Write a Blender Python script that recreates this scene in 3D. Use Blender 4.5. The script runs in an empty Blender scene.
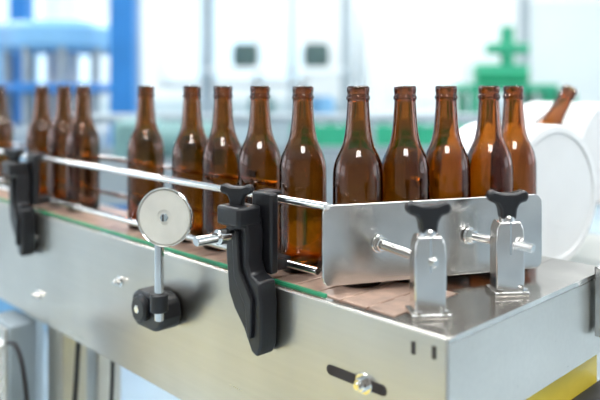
import bpy, bmesh, math, random
from mathutils import Vector, Matrix
random.seed(4)
scene = bpy.context.scene
try:
    scene.view_settings.view_transform = 'Standard'
    scene.view_settings.look = 'None'
except Exception as ex:
    print(ex)

# ------------------------------------------------------------------ materials
def new_mat(name):
    m = bpy.data.materials.new(name); m.use_nodes = True
    return m, m.node_tree, m.node_tree.nodes["Principled BSDF"]

def plain(name, col, rough=0.5, metal=0.0, var=0.08, scale=8.0, bump=0.0, coat=0.0):
    m, nt, b = new_mat(name)
    tc = nt.nodes.new("ShaderNodeTexCoord")
    n = nt.nodes.new("ShaderNodeTexNoise"); n.inputs["Scale"].default_value = scale
    n.inputs["Detail"].default_value = 4
    nt.links.new(tc.outputs["Object"], n.inputs["Vector"])
    r = nt.nodes.new("ShaderNodeValToRGB")
    r.color_ramp.elements[0].position = 0.3; r.color_ramp.elements[1].position = 0.7
    r.color_ramp.elements[0].color = tuple(c*(1-var) for c in col)+(1,)
    r.color_ramp.elements[1].color = tuple(min(1, c*(1+var)) for c in col)+(1,)
    nt.links.new(n.outputs["Fac"], r.inputs["Fac"])
    nt.links.new(r.outputs["Color"], b.inputs["Base Color"])
    b.inputs["Roughness"].default_value = rough
    b.inputs["Metallic"].default_value = metal
    if coat: b.inputs["Coat Weight"].default_value = coat
    if bump:
        bp = nt.nodes.new("ShaderNodeBump"); bp.inputs["Strength"].default_value = bump
        bp.inputs["Distance"].default_value = 0.001
        n2 = nt.nodes.new("ShaderNodeTexNoise"); n2.inputs["Scale"].default_value = scale*30
        nt.links.new(tc.outputs["Object"], n2.inputs["Vector"])
        nt.links.new(n2.outputs["Fac"], bp.inputs["Height"]); nt.links.new(bp.outputs["Normal"], b.inputs["Normal"])
    return m

def steel(name, col=(0.60, 0.57, 0.52), r0=0.2, r1=0.42, stretch=(1, 1, 1), dirt=0.18, bump=0.12, sc=60, dsc=7, streak=0.90):
    m, nt, b = new_mat(name)
    tc = nt.nodes.new("ShaderNodeTexCoord")
    mp = nt.nodes.new("ShaderNodeMapping"); mp.vector_type = 'POINT'
    mp.inputs["Rotation"].default_value = (0, 0, -ANG if stretch[0] < 0.2 else 0.0)
    mp2 = nt.nodes.new("ShaderNodeMapping"); mp2.inputs["Scale"].default_value = stretch
    nt.links.new(tc.outputs["Object"], mp.inputs["Vector"]); nt.links.new(mp.outputs["Vector"], mp2.inputs["Vector"])
    n = nt.nodes.new("ShaderNodeTexNoise"); n.inputs["Scale"].default_value = sc; n.inputs["Detail"].default_value = 3
    nt.links.new(mp2.outputs["Vector"], n.inputs["Vector"])
    mr = nt.nodes.new("ShaderNodeMapRange"); mr.inputs["To Min"].default_value = r0; mr.inputs["To Max"].default_value = r1
    nt.links.new(n.outputs["Fac"], mr.inputs["Value"]); nt.links.new(mr.outputs["Result"], b.inputs["Roughness"])
    n2 = nt.nodes.new("ShaderNodeTexNoise"); n2.inputs["Scale"].default_value = dsc; n2.inputs["Detail"].default_value = 3
    nt.links.new(tc.outputs["Object"], n2.inputs["Vector"])
    r = nt.nodes.new("ShaderNodeValToRGB")
    r.color_ramp.elements[0].position = 0.3; r.color_ramp.elements[1].position = 0.7
    r.color_ramp.elements[0].color = tuple(c*(1-dirt) for c in col)+(1,)
    r.color_ramp.elements[1].color = tuple(min(1, c*(1+dirt*0.6)) for c in col)+(1,)
    nt.links.new(n2.outputs["Fac"], r.inputs["Fac"])
    r2 = nt.nodes.new("ShaderNodeValToRGB")
    r2.color_ramp.elements[0].position = 0.3; r2.color_ramp.elements[1].position = 0.7
    r2.color_ramp.elements[0].color = (streak, streak, streak, 1); r2.color_ramp.elements[1].color = (1, 1, 1, 1)
    nt.links.new(n.outputs["Fac"], r2.inputs["Fac"])
    mx = nt.nodes.new("ShaderNodeMix"); mx.data_type = 'RGBA'; mx.blend_type = 'MULTIPLY'; mx.inputs[0].default_value = 1.0
    nt.links.new(r.outputs["Color"], mx.inputs[6]); nt.links.new(r2.outputs["Color"], mx.inputs[7])
    nt.links.new(mx.outputs[2], b.inputs["Base Color"])
    b.inputs["Metallic"].default_value = 1.0
    if bump:
        bp = nt.nodes.new("ShaderNodeBump"); bp.inputs["Strength"].default_value = bump; bp.inputs["Distance"].default_value = 0.0004
        nt.links.new(n.outputs["Fac"], bp.inputs["Height"]); nt.links.new(bp.outputs["Normal"], b.inputs["Normal"])
    return m

ANG = math.atan2(-0.717, 0.697)
M_STEEL = steel("brushed_steel", col=(0.56, 0.535, 0.49), r0=0.26, r1=0.32, stretch=(0.03, 1, 1), dirt=0.13, bump=0.0, dsc=5, sc=160, streak=0.95)
M_TOP = steel("worn_steel_top", col=(0.62, 0.59, 0.55), r0=0.16, r1=0.24, stretch=(0.05, 1, 1), dirt=0.2, bump=0.0, sc=150, dsc=12, streak=0.95)
M_PLATE = steel("polished_plate_steel", col=(0.74, 0.73, 0.71), r0=0.17, r1=0.25, stretch=(0.3, 1, 1), dirt=0.14, bump=0.0, dsc=14, streak=0.95)
M_CHROME = steel("chrome_rod_steel", col=(0.8, 0.79, 0.77), r0=0.06, r1=0.12, dirt=0.05, bump=0.0)
M_BLACK = plain("black_plastic", (0.010, 0.010, 0.012), 0.36, bump=0.12)
M_RUBBER = plain("dark_rubber", (0.02, 0.02, 0.024), 0.6)
M_SLAT = plain("chain_slat_brown", (0.52, 0.36, 0.28), 0.34, metal=0.1, var=0.25, scale=45)
M_DARK = plain("dark_gap", (0.03, 0.02, 0.018), 0.6)
M_GREEN = plain("green_wear_strip", (0.02, 0.30, 0.14), 0.4)
M_WHITE = plain("white_nylon", (0.82, 0.82, 0.81), 0.45, var=0.03, scale=12)
M_REFL = plain("disc_face_aluminium", (0.76, 0.73, 0.66), 0.45, metal=0.3, var=0.08, scale=25)
M_YEL = plain("yellow_paint", (0.80, 0.60, 0.06), 0.4)
M_BLUE = plain("blue_paint", (0.025, 0.19, 0.52), 0.4)
M_LBLUE = plain("light_blue_paint", (0.20, 0.45, 0.72), 0.4)
M_GMACH = plain("green_machine_paint", (0.025, 0.34, 0.19), 0.45)
M_TEAL = plain("teal_grey_paint", (0.18, 0.34, 0.34), 0.45)
M_WPAINT = plain("white_paint", (0.80, 0.84, 0.85), 0.4, var=0.03, scale=2)
M_GPAINT = plain("grey_paint", (0.32, 0.38, 0.42), 0.4)
M_DGREY = plain("dark_grey_green", (0.04, 0.08, 0.08), 0.5)
M_WALL = plain("wall_plaster", (0.82, 0.86, 0.87), 0.7, var=0.03, scale=1.2)
M_DADO = plain("dado_paint", (0.50, 0.60, 0.63), 0.5, var=0.06, scale=1.2)
M_DOOR = plain("door_paint", (0.64, 0.70, 0.71), 0.5, var=0.04, scale=1.2)
M_FLOOR = plain("epoxy_floor", (0.46, 0.56, 0.63), 0.25, var=0.10, scale=1.5)
M_CEIL = plain("ceiling_panel", (0.80, 0.82, 0.82), 0.8, var=0.02)

def glass_mat(name):
    m, nt, b = new_mat(name)
    b.inputs["Base Color"].default_value = (0.96, 0.92, 0.84, 1)
    b.inputs["Transmission Weight"].default_value = 1.0
    b.inputs["Roughness"].default_value = 0.0
    b.inputs["IOR"].default_value = 1.55
    tc = nt.nodes.new("ShaderNodeTexCoord")
    n = nt.nodes.new("ShaderNodeTexNoise"); n.inputs["Scale"].default_value = 40
    nt.links.new(tc.outputs["Object"], n.inputs["Vector"])
    bp = nt.nodes.new("ShaderNodeBump"); bp.inputs["Strength"].default_value = 0.06; bp.inputs["Distance"].default_value = 0.002
    nt.links.new(n.outputs["Fac"], bp.inputs["Height"]); nt.links.new(bp.outputs["Normal"], b.inputs["Normal"])
    va = nt.nodes.new("ShaderNodeVolumeAbsorption")
    va.inputs["Color"].default_value = (0.82, 0.65, 0.20, 1)
    va.inputs["Density"].default_value = 1150.0
    nt.links.new(va.outputs["Volume"], nt.nodes["Material Output"].inputs["Volume"])
    return m
M_AMBER = glass_mat("amber_glass")

def emis(name, col, s):
    m, nt, b = new_mat(name)
    b.inputs["Base Color"].default_value = col+(1,)
    b.inputs["Emission Color"].default_value = col+(1,)
    b.inputs["Emission Strength"].default_value = s
    return m
M_TUBE = emis("lamp_diffuser", (1, 1, 1), 16.0)
M_PANE = emis("window_pane_daylight", (0.66, 0.83, 0.93), 0.5)
M_SIDE_GLOW = emis("added_side_pane_glow", (0.92, 0.95, 1.0), 2.2)  # glow for the added side panes that put highlights on the bottles

# ------------------------------------------------------------------ helpers
def empty(name, loc=(0, 0, 0)):
    e = bpy.data.objects.new(name, None); e.empty_display_size = 0.05
    e.location = loc
    scene.collection.objects.link(e)
    return e

def finish(bm, name, mat, parent=None, bevel=0.0, smooth=35, segs=2, mats=None):
    bmesh.ops.recalc_face_normals(bm, faces=bm.faces)
    me = bpy.data.meshes.new(name); bm.to_mesh(me); bm.free()
    ob = bpy.data.objects.new(name, me); scene.collection.objects.link(ob)
    if mats:
        for m in mats: me.materials.append(m)
    else: me.materials.append(mat)
    vs = [v.co for v in me.vertices]
    c = Vector([(min(v[i] for v in vs)+max(v[i] for v in vs))/2 for i in range(3)])
    me.transform(Matrix.Translation(-c)); ob.location = c
    if smooth:
        for p in me.polygons: p.use_smooth = True
        me.set_sharp_from_angle(angle=math.radians(smooth))
    if bevel:
        md = ob.modifiers.new("Bevel", 'BEVEL'); md.width = bevel; md.segments = segs
        md.limit_method = 'ANGLE'; md.angle_limit = math.radians(40)
    if parent:
        ob.parent = parent
        ob.location = c - Vector(parent.location)
    return ob

def bm_box(bm, c, d, rz=0.0, mat_index=0):
    r = bmesh.ops.create_cube(bm, size=1.0)
    M = Matrix.Translation(c) @ Matrix.Rotation(rz, 4, 'Z') @ Matrix.Diagonal((d[0], d[1], d[2], 1))
    bmesh.ops.transform(bm, matrix=M, verts=r["verts"])
    for f in set(f for v in r["verts"] for f in v.link_faces): f.material_index = mat_index

def box(name, c, d, mat, parent=None, rz=0.0, bevel=0.0):
    bm = bmesh.new(); bm_box(bm, c, d, rz)
    return finish(bm, name, mat, parent, bevel)

def align(p1, p2):
    v = Vector(p2)-Vector(p1)
    return Matrix.Translation(Vector(p1)) @ v.to_track_quat('Z', 'Y').to_matrix().to_4x4(), v.length

def bm_lathe(bm, prof, M=Matrix.Identity(4), n=40, closed=False):
    rings = []
    for r, z in prof:
        if r < 1e-6: rings.append([bm.verts.new(M @ Vector((0, 0, z)))])
        else: rings.append([bm.verts.new(M @ Vector((r*math.cos(2*math.pi*i/n), r*math.sin(2*math.pi*i/n), z))) for i in range(n)])
    for a, b in zip(rings, rings[1:]):
        for i in range(n):
            j = (i+1) % n
            if len(a) == 1 and len(b) == 1: continue
            if len(a) == 1: bm.faces.new((a[0], b[j], b[i]))
            elif len(b) == 1: bm.faces.new((a[i], a[j], b[0]))
            else: bm.faces.new((a[i], a[j], b[j], b[i]))

def bm_cyl(bm, p1, p2, r, n=24, ch=0.0):
    M, L = align(p1, p2)
    ch = ch or min(r*0.12, L*0.2)
    bm_lathe(bm, [(0, 0), (r-ch, 0), (r, ch), (r, L-ch), (r-ch, L), (0, L)], M, n)

def cyl(name, p1, p2, r, mat, parent=None, n=24, ch=0.0):
    bm = bmesh.new(); bm_cyl(bm, p1, p2, r, n, ch)
    return finish(bm, name, mat, parent)

def prism(name, pts, th, M, mat, parent=None, bevel=0.0):
    bm = bmesh.new()
    a = [bm.verts.new(M @ Vector((x, -th/2, z))) for x, z in pts]
    b = [bm.verts.new(M @ Vector((x, th/2, z))) for x, z in pts]
    bm.faces.new(a); bm.faces.new(b[::-1])
    for i in range(len(pts)):
        j = (i+1) % len(pts); bm.faces.new((a[i], b[i], b[j], a[j]))
    return finish(bm, name, mat, parent, bevel)

# conveyor frame: s = along the line (away, to the left), t = across (away, to the right)
CX, CY = 0.136, 0.649
def P(s, t, z): return Vector((CX-0.697*s+0.717*t, CY+0.717*s+0.697*t, z))
def cbox(name, s0, s1, t0, t1, z0, z1, mat, parent=None, bevel=0.0):
    return box(name, P((s0+s1)/2, (t0+t1)/2, (z0+z1)/2), (abs(s1-s0), abs(t1-t0), z1-z0), mat, parent, ANG, bevel)
def PM(s, t, z, extra=0.0):
    return Matrix.Translation(P(s, t, z)) @ Matrix.Rotation(ANG+extra, 4, 'Z')

# ------------------------------------------------------------------ room
box("floor", (0, 2.5, -0.05), (12, 13, 0.1), M_FLOOR)
box("wall_back", (0, 8.05, 1.9), (12, 0.1, 3.8), M_WALL)
box("wall_left", (-6.05, 2.5, 1.9), (0.1, 13, 3.8), M_WALL)
box("wall_right", (6.05, 2.5, 1.9), (0.1, 13, 3.8), M_WALL)
box("ceiling", (0, 2.5, 3.85), (12, 13, 0.1), M_CEIL)
box("trim_1", (0, 7.99, 0.54), (12, 0.02, 1.08), M_DADO)
box("baseboard_back", (0, 7.97, 0.08), (12, 0.03, 0.16), M_GPAINT)

def window(name, x0, x1, z0, z1, y=8.0, n=3):
    e = empty(name, ((x0+x1)/2, y-0.03, (z0+z1)/2))
    box("pane", ((x0+x1)/2, y-0.012, (z0+z1)/2), (x1-x0, 0.02, z1-z0), M_PANE, e)
    for i in range(n):
        x = x0+(x1-x0)*i/(n-1); box("frame_v%d" % i, (x, y-0.03, (z0+z1)/2), (0.07, 0.055, z1-z0+0.06), M_WPAINT, e)
    for i, z in enumerate([z0, z1]): box("frame_h%d" % i, ((x0+x1)/2, y-0.03, z), (x1-x0, 0.055, 0.06), M_WPAINT, e)
window("window_1", -1.55, 0.05, 1.30, 2.6, n=4)
window("window_2", -4.6, -2.2, 1.2, 2.6)
def added_side_glow(name, sx, y0, y1, z0=1.1, z1=2.9):  # unseen glowing panes, added for edge highlights on glass and steel
    x = sx*6.0
    e = empty(name, (x, (y0+y1)/2, (z0+z1)/2))
    box("pane", (x-sx*0.012, (y0+y1)/2, (z0+z1)/2), (0.02, y1-y0, z1-z0), M_SIDE_GLOW, e)
    for i in range(3):
        y = y0+(y1-y0)*i/2; box("frame_v%d" % i, (x-sx*0.03, y, (z0+z1)/2), (0.055, 0.08, z1-z0+0.06), M_WPAINT, e)
    for i, z in enumerate([z0, (z0+z1)/2, z1]): box("frame_h%d" % i, (x-sx*0.03, (y0+y1)/2, z), (0.055, y1-y0, 0.06), M_WPAINT, e)
added_side_glow("added_side_glow_1", -1, -1.5, 1.0); added_side_glow("added_side_glow_2", -1, 2.0, 4.5)
added_side_glow("added_side_glow_3", 1, -1.5, 1.0); added_side_glow("added_side_glow_4", 1, 2.0, 4.5)
d = empty("door_1", (3.1, 7.95, 1.1))
box("leaf", (3.1, 7.96, 1.1), (1.0, 0.05, 2.2), M_DOOR, d, bevel=0.01)
box("jamb_l", (2.55, 7.95, 1.13), (0.08, 0.09, 2.26), M_GPAINT, d)
box("jamb_r", (3.65, 7.95, 1.13), (0.08, 0.09, 2.26), M_GPAINT, d)
box("handle", (2.72, 7.91, 1.05), (0.12, 0.04, 0.03), M_DGREY, d)

def lamp(x, y, w=1.5, h=0.45, p=70):
    e = empty("ceiling_lamp", (x, y, 3.75))
    box("housing", (x, y, 3.765), (w+0.06, h+0.06, 0.07), M_WPAINT, e)
    box("diffuser", (x, y, 3.722), (w, h, 0.015), M_TUBE, e)
    l = bpy.data.lights.new("area", 'AREA'); l.shape = 'RECTANGLE'; l.size = w; l.size_y = h; l.energy = p
    l.color = (1.0, 0.985, 0.955)
    o = bpy.data.objects.new("light", l); scene.collection.objects.link(o); o.parent = e; o.location = (0, 0, -0.05)
for x, y, p in [(-1.6, 0.2, 20), (1.4, 0.2, 20), (-1.6, 2.6, 30), (1.4, 2.6, 30), (-3.0, 5.4, 56), (0, 5.4, 56), (3.0, 5.4, 56), (0, -1.8, 10)]:
    lamp(x, y, p=p)

w = bpy.data.worlds.new("World"); scene.world = w; w.use_nodes = True
w.node_tree.nodes["Background"].inputs[0].default_value = (1.0, 0.98, 0.95, 1)
w.node_tree.nodes["Background"].inputs[1].default_value = 0.36

# ------------------------------------------------------------------ conveyor
cv = empty("bottling_conveyor", P(0.5, 0.1, 0.9))
cbox("side_panel", 0.0, 2.1, 0.0, 0.004, 0.806, 1.0, M_STEEL, cv, 0.0012)
cbox("side_panel_lower_lip", 0.0, 2.1, 0.004, 0.03, 0.806, 0.811, M_STEEL, cv)
cbox("front_lip", 0.0, 2.1, 0.004, 0.014, 0.993, 1.0, M_TOP, cv, 0.001)
cbox("green_wear_strip", 0.17, 2.1, 0.014, 0.0185, 0.99, 1.0025, M_GREEN, cv, 0.0006)
cbox("end_table_front", 0.0, 0.072, 0.014, 0.365, 0.994, 1.0, M_TOP, cv)
cbox("end_table_side", 0.0725, 0.34, 0.132, 0.365, 0.994, 1.0, M_TOP, cv)
cbox("end_panel", 0.0, 0.004, 0.004, 0.365, 0.898, 0.9935, M_STEEL, cv)
cbox("back_table_panel", 0.0, 0.34, 0.361, 0.365, 0.89, 0.994, M_STEEL, cv)
cbox("back_side_panel", 0.34, 2.1, 0.132, 0.138, 0.83, 1.0, M_STEEL, cv)
cbox("chain_bed", 0.072, 2.1, 0.014, 0.132, 0.97, 0.989, M_DARK, cv)
bm = bmesh.new()
s = 0.076
while s < 2.08:
    c = P(s+0.0175, 0.0755, 0.995)
    bm_box(bm, c, (0.0350, 0.112, 0.010), ANG)
    for k in range(3):
        bm_box(bm, P(s+0.0365, 0.035+0.04*k, 0.9935), (0.006, 0.018, 0.011), ANG)
    s += 0.0381
finish(bm, "slat_chain", M_SLAT, cv, 0.001)
for i, sv in enumerate([0.86, 1.75]):
    for j, tv in enumerate([0.045, 0.115]):
        cbox("leg_%d_%d" % (i, j), sv-0.03, sv+0.03, tv-0.025, tv+0.025, 0.03, 0.84, M_STEEL, cv, 0.003)
        cyl("foot_%d_%d" % (i, j), P(sv, tv, 0.0), P(sv, tv, 0.035), 0.028, M_RUBBER, cv)
    cbox("leg_cross_%d" % i, sv-0.015, sv+0.015, 0.01, 0.15, 0.25, 0.29, M_STEEL, cv)
cbox("drive_housing", 0.010, 0.32, 0.03, 0.36, 0.60, 0.896, M_YEL, cv, 0.006)
for i, (a, b) in enumerate([(0.07, 0.07), (0.28, 0.07), (0.07, 0.30), (0.28, 0.30)]):
    cbox("drive_leg_%d" % i, a-0.025, a+0.025, b-0.025, b+0.025, 0.0, 0.60, M_YEL, cv)
cbox("drip_tray", -0.035, 0.010, 0.20, 0.37, 0.825, 0.855, M_RUBBER, cv, 0.003)
cyl("slot_end_a", P(0.076, 0.001, 0.929), P(0.076, -0.0008, 0.929), 0.0055, M_DARK, cv)
cyl("slot_end_b", P(0.148, 0.001, 0.929), P(0.148, -0.0008, 0.929), 0.0055, M_DARK, cv)
cbox("slot", 0.076, 0.148, -0.0008, 0.001, 0.9235, 0.9345, M_DARK, cv)
def hexbolt(name, s, z, r=0.007, t=0.0):
    bm = bmesh.new()
    bm_cyl(bm, P(s, t+0.0005, z), P(s, t-0.002, z), r*1.5, 24)
    bm_cyl(bm, P(s, t-0.002, z), P(s, t-0.009, z), r, 6, 0.0008)
    bm_cyl(bm, P(s, t-0.009, z), P(s, t-0.013, z), r*0.55, 16)
    finish(bm, name, M_CHROME, cv, smooth=30)
hexbolt("bolt_slot", 0.100, 0.929, 0.0075)
hexbolt("bolt_1", 0.59, 0.936, 0.006)
hexbolt("bolt_2", 0.883, 0.852, 0.0065)
hexbolt("bolt_3", 0.90, 0.955, 0.006)
cbox("black_notch_1", 0.012, 0.016, -0.001, 0.002, 0.978, 0.99, M_DARK, cv)
cbox("black_notch_2", 0.036, 0.040, -0.001, 0.002, 0.976, 0.988, M_DARK, cv)
cbox("end_bracket", -0.014, -0.003, 0.315, 0.350, 0.925, 1.012, M_PLATE, cv, 0.002)
cyl("end_bracket_bolt", P(-0.012, 0.333, 0.985), P(-0.021, 0.333, 0.985), 0.007, M_CHROME, cv, 6)
cyl("end_bracket_bolt2", P(-0.012, 0.333, 0.950), P(-0.021, 0.333, 0.950), 0.007, M_CHROME, cv, 6)

# guide rails (part of the conveyor)
def rail(name, s0, s1, t, z, r=0.0048, parent=None):
    return cyl(name, P(s0, t, z), P(s1, t, z), r, M_CHROME, parent, 20)
rail("upper_front_rail", 0.170, 2.0, 0.018, 1.100, 0.0050, cv)
rail("lower_front_rail", 0.200, 2.0, 0.034, 1.019, 0.0048, cv)
rail("upper_back_rail", 0.36, 2.0, 0.122, 1.096, 0.0045, cv)
rail("lower_back_rail", 0.36, 2.0, 0.122, 1.030, 0.0045, cv)
for i, sv in enumerate([0.45, 0.95, 1.5]):
    cbox("back_rail_post_%d" % i, sv-0.01, sv+0.01, 0.128, 0.146, 0.93, 1.11, M_BLACK, cv, 0.002)

def wing_knob(name, M, parent, k=1.0):
    pts = [(-.009, 0), (.009, 0), (.0105, .012), (.014, .019), (.022, .021), (.025, .026), (.0235, .033), (.018, .0345),
           (.008, .031), (-.008, .031), (-.018, .0345), (-.0235, .033), (-.025, .026), (-.022, .021), (-.014, .019), (-.0105, .012)]
    prism(name, [(x*k, z*k) for x, z in pts], 0.016*k, M, M_BLACK, parent, 0.003)

def rail_bracket(s0):
    e = empty("rail_clamp_bracket", P(s0, -0.02, 1.0))
    pts = [(-.028, 1.078), (.010, 1.080), (.014, 1.058), (.012, 1.030), (.018, 1.016), (.034, 1.010), (.038, .985), (.037, .938),
           (.030, .924), (.020, .928), (.006, .952), (-.012, .972), (-.022, .990), (-.027, 1.030)]
    prism("arm", [(x, z-1.0) for x, z in pts], 0.026, PM(s0, -0.0145, 1.0), M_BLACK, e, 0.003)
    prism("arm_rib", [(-.010, .066), (.000, .066), (.004, .020), (.026, -.010), (.024, -.055), (.018, -.055), (.014, -.020), (-.006, .010)],
          0.006, PM(s0, -0.0295, 1.0), M_BLACK, e, 0.0015)
    cbox("head_block", s0-0.012, s0+0.030, -0.040, -0.004, 1.070, 1.094, M_BLACK, e, 0.004)
    wing_knob("knob", PM(s0+0.012, -0.022, 1.090, 0.5), e, 0.82)
    cyl("cross_rod", P(s0+0.008, -0.085, 1.060), P(s0+0.008, 0.012, 1.060), 0.0058, M_CHROME, e)
    cyl("rod_collar", P(s0+0.008, -0.055, 1.060), P(s0+0.008, -0.040, 1.060), 0.009, M_CHROME, e)
    cbox("rail_carrier", s0-0.024, s0+0.012, 0.000, 0.0125, 1.012, 1.108, M_BLACK, e, 0.003)
    cbox("upper_rail_clip", s0-0.016, s0+0.010, 0.008, 0.026, 1.092, 1.109, M_BLACK, e, 0.002)
    cbox("lower_rail_clip", s0-0.016, s0+0.010, 0.010, 0.041, 1.012, 1.027, M_BLACK, e, 0.002)
rail_bracket(0.268)
rail_bracket(0.925)

# round disc on rod
rf = empty("photo_eye_reflector", P(0.45, -0.04, 1.0))
cen = Vector((-0.176, 0.913, 1.064))
nrm = Vector((-0.22, -0.97, 0.03)).normalized()
M, _ = align(cen, cen+nrm)
bm = bmesh.new()
bm_lathe(bm, [(0, -0.010), (0.034, -0.010), (0.0375, -0.006), (0.0385, 0.0), (0.0385, 0.003), (0.0375, 0.0042), (0.0365, 0.003), (0.0360, 0.001), (0, 0.001)], M, 64)
finish(bm, "housing", M_CHROME, rf)
bm = bmesh.new(); bm_lathe(bm, [(0, 0.0005), (0.0358, 0.0005), (0.0350, 0.0028), (0.010, 0.0032), (0.0095, 0.0022), (0, 0.0022)], M, 64)
finish(bm, "face", M_REFL, rf)
bm = bmesh.new(); bm_lathe(bm, [(0, 0.002), (0.0055, 0.002), (0.005, 0.006), (0.003, 0.0066), (0, 0.0066)], M, 6)
finish(bm, "centre_screw", M_GPAINT, rf)
cb = bmesh.new(); r_ = bmesh.ops.create_cube(cb, size=1.0)
bmesh.ops.transform(cb, matrix=M @ Matrix.Translation((0, 0.0, 0.0066)) @ Matrix.Diagonal((0.0018, 0.009, 0.0014, 1)), verts=r_["verts"])
finish(cb, "screw_slot", M_DARK, rf)
rod_b = Vector((-0.186, 0.925, 0.925))
cyl("rod", rod_b, rod_b+Vector((0, 0, 0.125)), 0.0062, M_CHROME, rf)
box("rod_tab", (-0.186, 0.921, 1.040), (0.022, 0.010, 0.014), M_CHROME, rf, 0.1, 0.002)
sb, tb = 0.462, -0.018
prism("clamp_base", [(-.036, -.026), (-.040, -.012), (-.036, .010), (-.024, .017), (.022, .017), (.036, .010), (.041, -.010), (.034, -.026), (.020, -.032), (-.022, -.032)],
      0.034, PM(sb, tb, 0.935), M_BLACK, rf, 0.005)
cyl("clamp_boss", P(sb+0.006, tb-0.015, 0.931), P(sb+0.006, tb-0.026, 0.931), 0.018, M_BLACK, rf, 28, 0.003)
cyl("clamp_screw", P(sb+0.006, tb-0.024, 0.931), P(sb+0.006, tb-0.028, 0.931), 0.006, M_CHROME, rf, 6)
cyl("clamp_collar", rod_b+Vector((0, 0, 0.012)), rod_b+Vector((0, 0, 0.036)), 0.012, M_BLACK, rf)

# steel guide plate with rounded corners
gp = empty("steel_guide_plate", (0.16, 0.83, 1.05))
L0 = Vector((0.0250, 0.786, 0)); L1 = Vector((0.300, 0.871, 0))
dv = (L1-L0); Lp = dv.length; pa = math.atan2(dv.y, dv.x)
def rr(x0, x1, z0, z1, r, n=6):
    pts = []
    for cx, cz, a0 in [(x1-r, z0+r, -90), (x1-r, z1-r, 0), (x0+r, z1-r, 90), (x0+r, z0+r, 180)]:
        for i in range(n+1):
            a = math.radians(a0+90*i/n); pts.append((cx+r*math.cos(a), cz+r*math.sin(a)))
    return pts
prism("plate", rr(0, Lp, 1.0095, 1.101, 0.010), 0.004, Matrix.Translation((L0.x, L0.y, 0)) @ Matrix.Rotation(pa, 4, 'Z'), M_PLATE, gp, 0.001)
pn = Vector((-dv.y, dv.x, 0)).normalized()

def stud(parent, a, b):
    a, b = Vector(a), Vector(b); u = (b-a).normalized()
    cyl("stud", a, b, 0.0042, M_CHROME, parent)
    bm = bmesh.new()
    L = (b-a).length; k = 0.012
    while k < L-0.002:
        bm_cyl(bm, a+u*k, a+u*(k+0.0012), 0.0052, 20, 0.0003); k += 0.0026
    finish(bm, "thread", M_CHROME, parent)
    cyl("weld_washer", a, a+u*0.003, 0.0105, M_CHROME, parent, 24)
    cyl("stud_nut", a+u*0.003, a+u*0.010, 0.0085, M_CHROME, parent, 6, 0.0008)

def post(x, y, rot, sa, sbp):
    e = empty("plate_clamp_post", (x, y, 1.0))
    R = Matrix.Translation((x, y, 1.0)) @ Matrix.Rotation(rot, 4, 'Z')
    prism("block", [(-.0165, 0), (.0165, 0), (.0165, .060), (.0155, .074), (.012, .082), (-.012, .082), (-.0155, .074), (-.0165, .060)], 0.022, R, M_PLATE, e, 0.0015)
    prism("block_slit", [(-.0007, .045), (.0007, .045), (.0007, .0822), (-.0007, .0822)], 0.0222, R, M_GPAINT, e)
    c = R @ Vector((0.0, 0.0, 0.0025))
    box("foot", c, (0.040, 0.034, 0.005), M_PLATE, e, rot, 0.001)
    for k, q in enumerate([(-0.014, -0.0145), (0.014, -0.0145)]):
        p = R @ Vector((q[0], q[1], 0.005)); cyl("foot_bolt_%d" % k, p, p+Vector((0, 0, 0.004)), 0.004, M_CHROME, e, 6)
    p = R @ Vector((0, 0, 0.080))
    cyl("knob_stem", p, p+Vector((0, 0, 0.008)), 0.009, M_CHROME, e)
    wing_knob("knob", Matrix.Translation(p+Vector((0, 0, 0.004))) @ Matrix.Rotation(rot, 4, 'Z'), e, 0.95)
    stud(e, sa, sbp)
def onplate(x, z):
    y = L0.y+(x-L0.x)*dv.y/dv.x
    return Vector((x, y, z))-pn*0.002
a = onplate(0.090, 1.054); b = Vector((0.1315, 0.718, 1.056)); post(0.1315, 0.720, 0.10, a, b+(b-a).normalized()*0.014)
a = onplate(0.201, 1.056); b = Vector((0.2357, 0.797, 1.056)); post(0.2357, 0.797, 0.10, a, b+(b-a).normalized()*0.034)

# ------------------------------------------------------------------ bottles
PROF = [(0, .006), (.012, .005), (.020, .0015), (.0245, .0), (.0280, .001), (.0300, .004), (.0305, .008), (.0305, .050), (.0305, .090), (.0305, .124), (.0302, .131),
        (.0293, .138), (.0274, .1455), (.0248, .152), (.0219, .158), (.0193, .164), (.0174, .171), (.0160, .179), (.0150, .188),
        (.0142, .198), (.0135, .208), (.0130, .216), (.0130, .2175), (.0142, .2185), (.0145, .2205), (.0142, .2225), (.0132, .2235), (.0130, .2265), (.0137, .2275),
        (.0138, .2325), (.0132, .2345), (.0117, .2352), (.0103, .2345), (.0098, .232), (.0097, .216), (.0106, .204), (.0117, .190), (.0130, .178), (.0150, .168),
        (.0179, .160), (.0208, .154), (.0237, .146), (.0259, .137), (.0269, .128), (.0273, .120), (.0273, .060), (.0273, .016), (.0255, .0100), (.020, .0085), (.010, .0105), (0, .0115)]
bme = None
def bottle(M):
    global bme
    if bme is None:
        bm = bmesh.new(); bm_lathe(bm, PROF, n=64); bmesh.ops.recalc_face_normals(bm, faces=bm.faces)
        bme = bpy.data.meshes.new("beer_bottle"); bm.to_mesh(bme); bm.free(); bme.materials.append(M_AMBER)
        for p in bme.polygons: p.use_smooth = True
    o = bpy.data.objects.new("beer_bottle", bme); scene.collection.objects.link(o); o.matrix_world = M
    return o
spots = [(1.275, .080), (1.047, .080), (.951, .082), (.867, .080), (.646, .080), (.515, .080), (.438, .080), (.356, .080), (.272, .080),
         (.1825, .085), (.1561, .142), (.139, .205), (.1133, .265), (.115, .331)]
for i, (sv, tv) in enumerate(spots):
    bottle(Matrix.Translation(P(sv, tv, 1.0002)) @ Matrix.Rotation(i*1.3, 4, 'Z'))
top = P(0.192, 0.676, 1.231); dirn = Vector((-.697*.5, .717*.5, -.866)).normalized()
base = top+dirn*0.235
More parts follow.
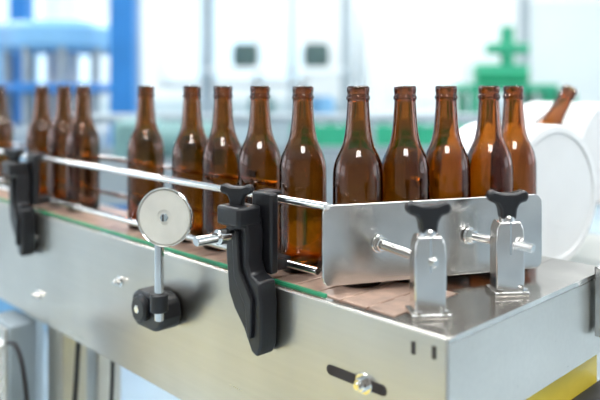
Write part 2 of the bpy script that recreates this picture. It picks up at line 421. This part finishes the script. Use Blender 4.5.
q = (-dirn).to_track_quat('Z', 'Y').to_matrix().to_4x4()
bottle(Matrix.Translation(base) @ q)

# ------------------------------------------------------------------ white rollers behind the end table
rm = empty("roller_stand", P(0.25, 0.65, 0.9))
cbox("bed", 0.02, 0.55, 0.39, 0.97, 0.88, 0.915, M_STEEL, rm, 0.003)
for i, (a_, b_) in enumerate([(0.06, 0.43), (0.51, 0.43), (0.06, 0.93), (0.51, 0.93)]):
    cbox("leg_%d" % i, a_-0.025, a_+0.025, b_-0.025, b_+0.025, 0.0, 0.88, M_STEEL, rm)
cbox("bottle_rest", 0.24, 0.40, 0.635, 0.71, 0.915, 1.0, M_STEEL, rm, 0.002)
RD = Vector((-0.574, 0.819, 0))
def roller(face, R, L):
    face = Vector(face)
    e = empty("white_roller", face+RD*L/2)
    M, _ = align(face, face+RD*L)
    bm = bmesh.new()
    bm_lathe(bm, [(0, 0.0028), (R*0.87, 0.0028), (R*0.89, 0.0), (R-0.006, 0.0), (R-0.0015, 0.0015), (R, 0.006), (R, L*.30), (R-.004, L*.32), (R-.004, L*.36), (R, L*.38), (R, L-0.008), (R-0.002, L-0.002), (R-0.008, L), (0, L)], M, 96)
    finish(bm, "drum", M_WHITE, e, smooth=40)
    cyl("axle", face+RD*(L-0.005), face+RD*0.31, 0.014, M_CHROME, e)
    c = face+RD*0.30; h = face.z+0.035-0.915
    box("bearing_block", (c.x, c.y, 0.915+h/2), (0.06, 0.03, h), M_STEEL, e, math.atan2(0.574, 0.819), 0.004)
roller((0.405, 1.102, 1.062), 0.112, 0.160)
roller((0.606, 1.367, 1.102), 0.100, 0.18)

# ------------------------------------------------------------------ things at the lower left
dp = empty("ribbed_drain_pipe", (-0.525, 1.14, 0.4))
prof = [(0, 0.0), (0.036, 0.0)]
z = 0.0
while z < 0.79:
    prof += [(0.036, z+0.004), (0.039, z+0.008), (0.039, z+0.014), (0.036, z+0.018)]; z += 0.022
prof += [(0.040, 0.80), (0.040, 0.812), (0.032, 0.812), (0.032, 0.78), (0, 0.78)]
bm = bmesh.new(); bm_lathe(bm, prof, Matrix.Translation((-0.525, 1.14, 0)), 36); finish(bm, "pipe", M_WHITE, dp)
jb = empty("steel_junction_box", P(0.95, -0.03, 0.7))
cbox("box_body", 0.93, 1.03, -0.035, 0.018, 0.0, 0.79, M_GPAINT, jb, 0.004)
cbox("box_lid", 0.935, 1.025, -0.040, -0.035, 0.60, 0.785, M_STEEL, jb, 0.002)
def cable(name, pts, r, mat):
    cu = bpy.data.curves.new(name, 'CURVE'); cu.dimensions = '3D'; cu.bevel_depth = r; cu.bevel_resolution = 4
    sp = cu.splines.new('BEZIER'); sp.bezier_points.add(len(pts)-1)
    for bp, p in zip(sp.bezier_points, pts):
        bp.co = p; bp.handle_left_type = bp.handle_right_type = 'AUTO'
    cu.materials.append(mat)
    o = bpy.data.objects.new(name, cu); scene.collection.objects.link(o); return o
cable("power_cable", [P(0.78, 0.03, 0.83), P(0.775, 0.02, 0.72), P(0.76, 0.0, 0.5), P(0.70, 0.02, 0.2), P(0.6, 0.05, 0.006)], 0.0045, M_RUBBER)
cable("power_cable", [P(0.70, 0.05, 0.83), P(0.705, 0.05, 0.72), P(0.715, 0.04, 0.5), P(0.70, 0.06, 0.2), P(0.60, 0.09, 0.006)], 0.0035, M_RUBBER)
cable("signal_cable", [(-0.50, 1.20, 0.795), (-0.475, 1.17, 0.80), (-0.455, 1.15, 0.77), (-0.448, 1.15, 0.5), (-0.45, 1.15, 0.006)], 0.004, M_RUBBER)

cbox("added_yellow_reflection_strip", -0.5, 3.0, -1.75, -1.25, 0.0, 0.003, M_YEL)  # unseen yellow strip, added so the steel side panel reflects yellow

# ------------------------------------------------------------------ background machinery
def legs(e, x0, x1, y0, y1, z, mat, wd=0.06):
    k = 0
    for x in (x0, x1):
        for y in (y0, y1):
            box("leg_%d" % k, (x, y, z/2), (wd, wd, z), mat, e); k += 1

bmch = empty("bottle_filling_machine", (-1.25, 3.9, 1.0))
for i, (x, y) in enumerate([(-0.88, 3.5), (-1.75, 3.5), (-1.06, 4.4), (-1.75, 4.4)]):
    box("column_%d" % i, (x, y, 1.25), (0.12, 0.11, 2.5), M_BLUE if i != 2 else M_GPAINT, bmch, 0, 0.008)
box("cabinet", (-1.34, 3.95, 0.45), (0.85, 0.85, 0.9), M_LBLUE, bmch, 0, 0.02)
box("top_beam_f", (-1.31, 3.5, 2.45), (0.9, 0.1, 0.1), M_BLUE, bmch)
box("top_beam_b", (-1.33, 4.4, 2.45), (0.9, 0.1, 0.1), M_BLUE, bmch)
cyl("carousel_base", (-1.34, 3.95, 0.9), (-1.34, 3.95, 1.02), 0.36, M_GPAINT, bmch, 48)
cyl("carousel_column", (-1.34, 3.95, 1.02), (-1.34, 3.95, 1.9), 0.09, M_WPAINT, bmch, 32)
cyl("carousel_bowl", (-1.34, 3.95, 1.42), (-1.34, 3.95, 1.58), 0.33, M_LBLUE, bmch, 48)
cyl("carousel_ring", (-1.34, 3.95, 1.20), (-1.34, 3.95, 1.25), 0.35, M_BLUE, bmch, 48)
for i in range(10):
    a_ = i*math.pi/5
    cyl("filling_tube_%d" % i, (-1.34+.3*math.cos(a_), 3.95+.3*math.sin(a_), 1.02), (-1.34+.3*math.cos(a_), 3.95+.3*math.sin(a_), 1.45), 0.022, M_GPAINT, bmch, 12)
cab = empty("control_cabinet", (-2.5, 5.2, 0.8))
box("body", (-2.45, 5.2, 0.86), (0.8, 0.6, 1.60), M_LBLUE, cab, 0, 0.02)
box("plinth", (-2.45, 5.2, 0.03), (0.76, 0.56, 0.06), M_DGREY, cab)
box("panel", (-2.45, 4.89, 1.2), (0.45, 0.03, 0.4), M_WPAINT, cab, 0, 0.01)
box("screen", (-2.45, 4.87, 1.25), (0.25, 0.02, 0.18), M_DGREY, cab)
box("handle", (-2.12, 4.885, 0.9), (0.03, 0.04, 0.2), M_DGREY, cab)
sc = empty("accumulation_table", (0.2, 2.7, 0.5))
box("top", (0.1, 2.7, 0.90), (2.3, 0.5, 0.05), M_GPAINT, sc, 0, 0.005)
box("side_f", (0.1, 2.44, 0.90), (2.3, 0.02, 0.16), M_GPAINT, sc)
box("side_b", (0.1, 2.96, 0.90), (2.3, 0.02, 0.16), M_GPAINT, sc)
legs(sc, -0.95, 1.15, 2.5, 2.9, 0.875, M_GPAINT)
cyl("rail_b", (-1.0, 2.93, 1.10), (1.2, 2.93, 1.10), 0.02, M_GPAINT, sc)
for i in range(4): cyl("rail_post_%d" % i, (-0.9+i*0.6, 2.93, 0.92), (-0.9+i*0.6, 2.93, 1.10), 0.015, M_GPAINT, sc)
box("gearbox", (-0.62, 2.7, 1.015), (0.16, 0.2, 0.18), M_TEAL, sc, 0, 0.02)
cyl("motor_body", (-0.54, 2.7, 1.02), (-0.28, 2.7, 1.02), 0.075, M_TEAL, sc, 28)
for i in range(7): cyl("motor_fin_%d" % i, (-0.50+i*0.03, 2.7, 1.02), (-0.49+i*0.03, 2.7, 1.02), 0.083, M_TEAL, sc, 28)
box("motor_foot", (-0.4, 2.7, 0.934), (0.2, 0.14, 0.018), M_DGREY, sc)
gm = empty("green_press_machine", (1.5, 5.0, 0.8))
box("base", (1.45, 5.0, 0.45), (0.8, 0.6, 0.9), M_GMACH, gm, 0, 0.02)
box("table", (1.45, 5.0, 1.22), (0.62, 0.5, 0.06), M_GMACH, gm, 0, 0.01)
for i, (x, y) in enumerate([(1.2, 4.8), (1.7, 4.8), (1.2, 5.2), (1.7, 5.2)]): box("post_%d" % i, (x, y, 1.05), (0.06, 0.06, 0.32), M_GMACH, gm)
cyl("motor", (1.25, 5.0, 1.32), (1.62, 5.0, 1.32), 0.075, M_GMACH, gm, 24)
cyl("spindle", (1.48, 5.0, 1.38), (1.48, 5.0, 1.66), 0.05, M_GMACH, gm, 24)
box("spindle_head", (1.48, 5.0, 1.50), (0.3, 0.12, 0.08), M_GMACH, gm, 0, 0.02)
box("guard", (1.83, 5.0, 1.05), (0.10, 0.5, 0.30), M_GMACH, gm, 0, 0.01)
gt = empty("green_roller_track", (0.5, 4.2, 0.5))
box("beam_f", (0.75, 4.0, 0.95), (1.6, 0.05, 0.12), M_GMACH, gt)
box("beam_b", (0.75, 4.4, 0.95), (1.6, 0.05, 0.12), M_GMACH, gt)
for i in range(14): cyl("roller_%d" % i, (0.02+i*0.11, 4.0, 0.98), (0.02+i*0.11, 4.4, 0.98), 0.03, M_GPAINT, gt, 16)
legs(gt, 0.05, 1.45, 4.0, 4.4, 0.90, M_GMACH)
sh = empty("storage_shelf", (-0.2, 6.4, 0.8))
for i, (x, y) in enumerate([(-0.85, 6.15), (-0.07, 6.15), (0.42, 6.15), (-0.85, 6.65), (0.42, 6.65)]): box("post_%d" % i, (x, y, 1.1), (0.06, 0.06, 2.2), M_GPAINT, sh)
for i, z in enumerate([0.3, 0.9, 1.38, 2.15]): box("board_%d" % i, (-0.215, 6.4, z), (1.3, 0.52, 0.04), M_GPAINT if i == 1 else M_WPAINT, sh)
def keg(x, y, z, mat):
    bm = bmesh.new()
    bm_lathe(bm, [(0, 0), (.10, 0), (.11, .01), (.105, .02), (.118, .05), (.12, .09), (.12, .13), (.118, .17), (.105, .20), (.11, .21), (.10, .22), (.09, .21), (0, .20)], Matrix.Translation((x, y, z)), 28)
    finish(bm, "plastic_keg", mat)
keg(-0.50, 6.4, 1.402, M_DGREY); keg(0.15, 6.4, 1.402, M_DGREY); keg(-0.35, 6.4, 0.922, M_TEAL); keg(0.2, 6.4, 0.922, M_LBLUE)
wb = empty("white_storage_tank", (0.95, 6.9, 1.0))
box("tank", (1.05, 7.0, 1.1), (0.95, 0.8, 1.9), M_WPAINT, wb, 0, 0.06)
box("skid", (1.05, 7.0, 0.075), (1.0, 0.8, 0.15), M_GPAINT, wb)
box("hatch", (1.05, 6.59, 1.3), (0.4, 0.03, 0.4), M_WPAINT, wb, 0, 0.01)

# ------------------------------------------------------------------ camera
cam = bpy.data.cameras.new("camera"); co = bpy.data.objects.new("camera", cam); scene.collection.objects.link(co)
co.location = (0, 0, 1.235); co.rotation_euler = (math.radians(90), 0, 0)
cam.sensor_width = 36; cam.lens = 42.0; cam.shift_y = -0.19
cam.clip_start = 0.05
cam.dof.use_dof = True; cam.dof.focus_distance = 0.84; cam.dof.aperture_fstop = 2.3
scene.camera = co
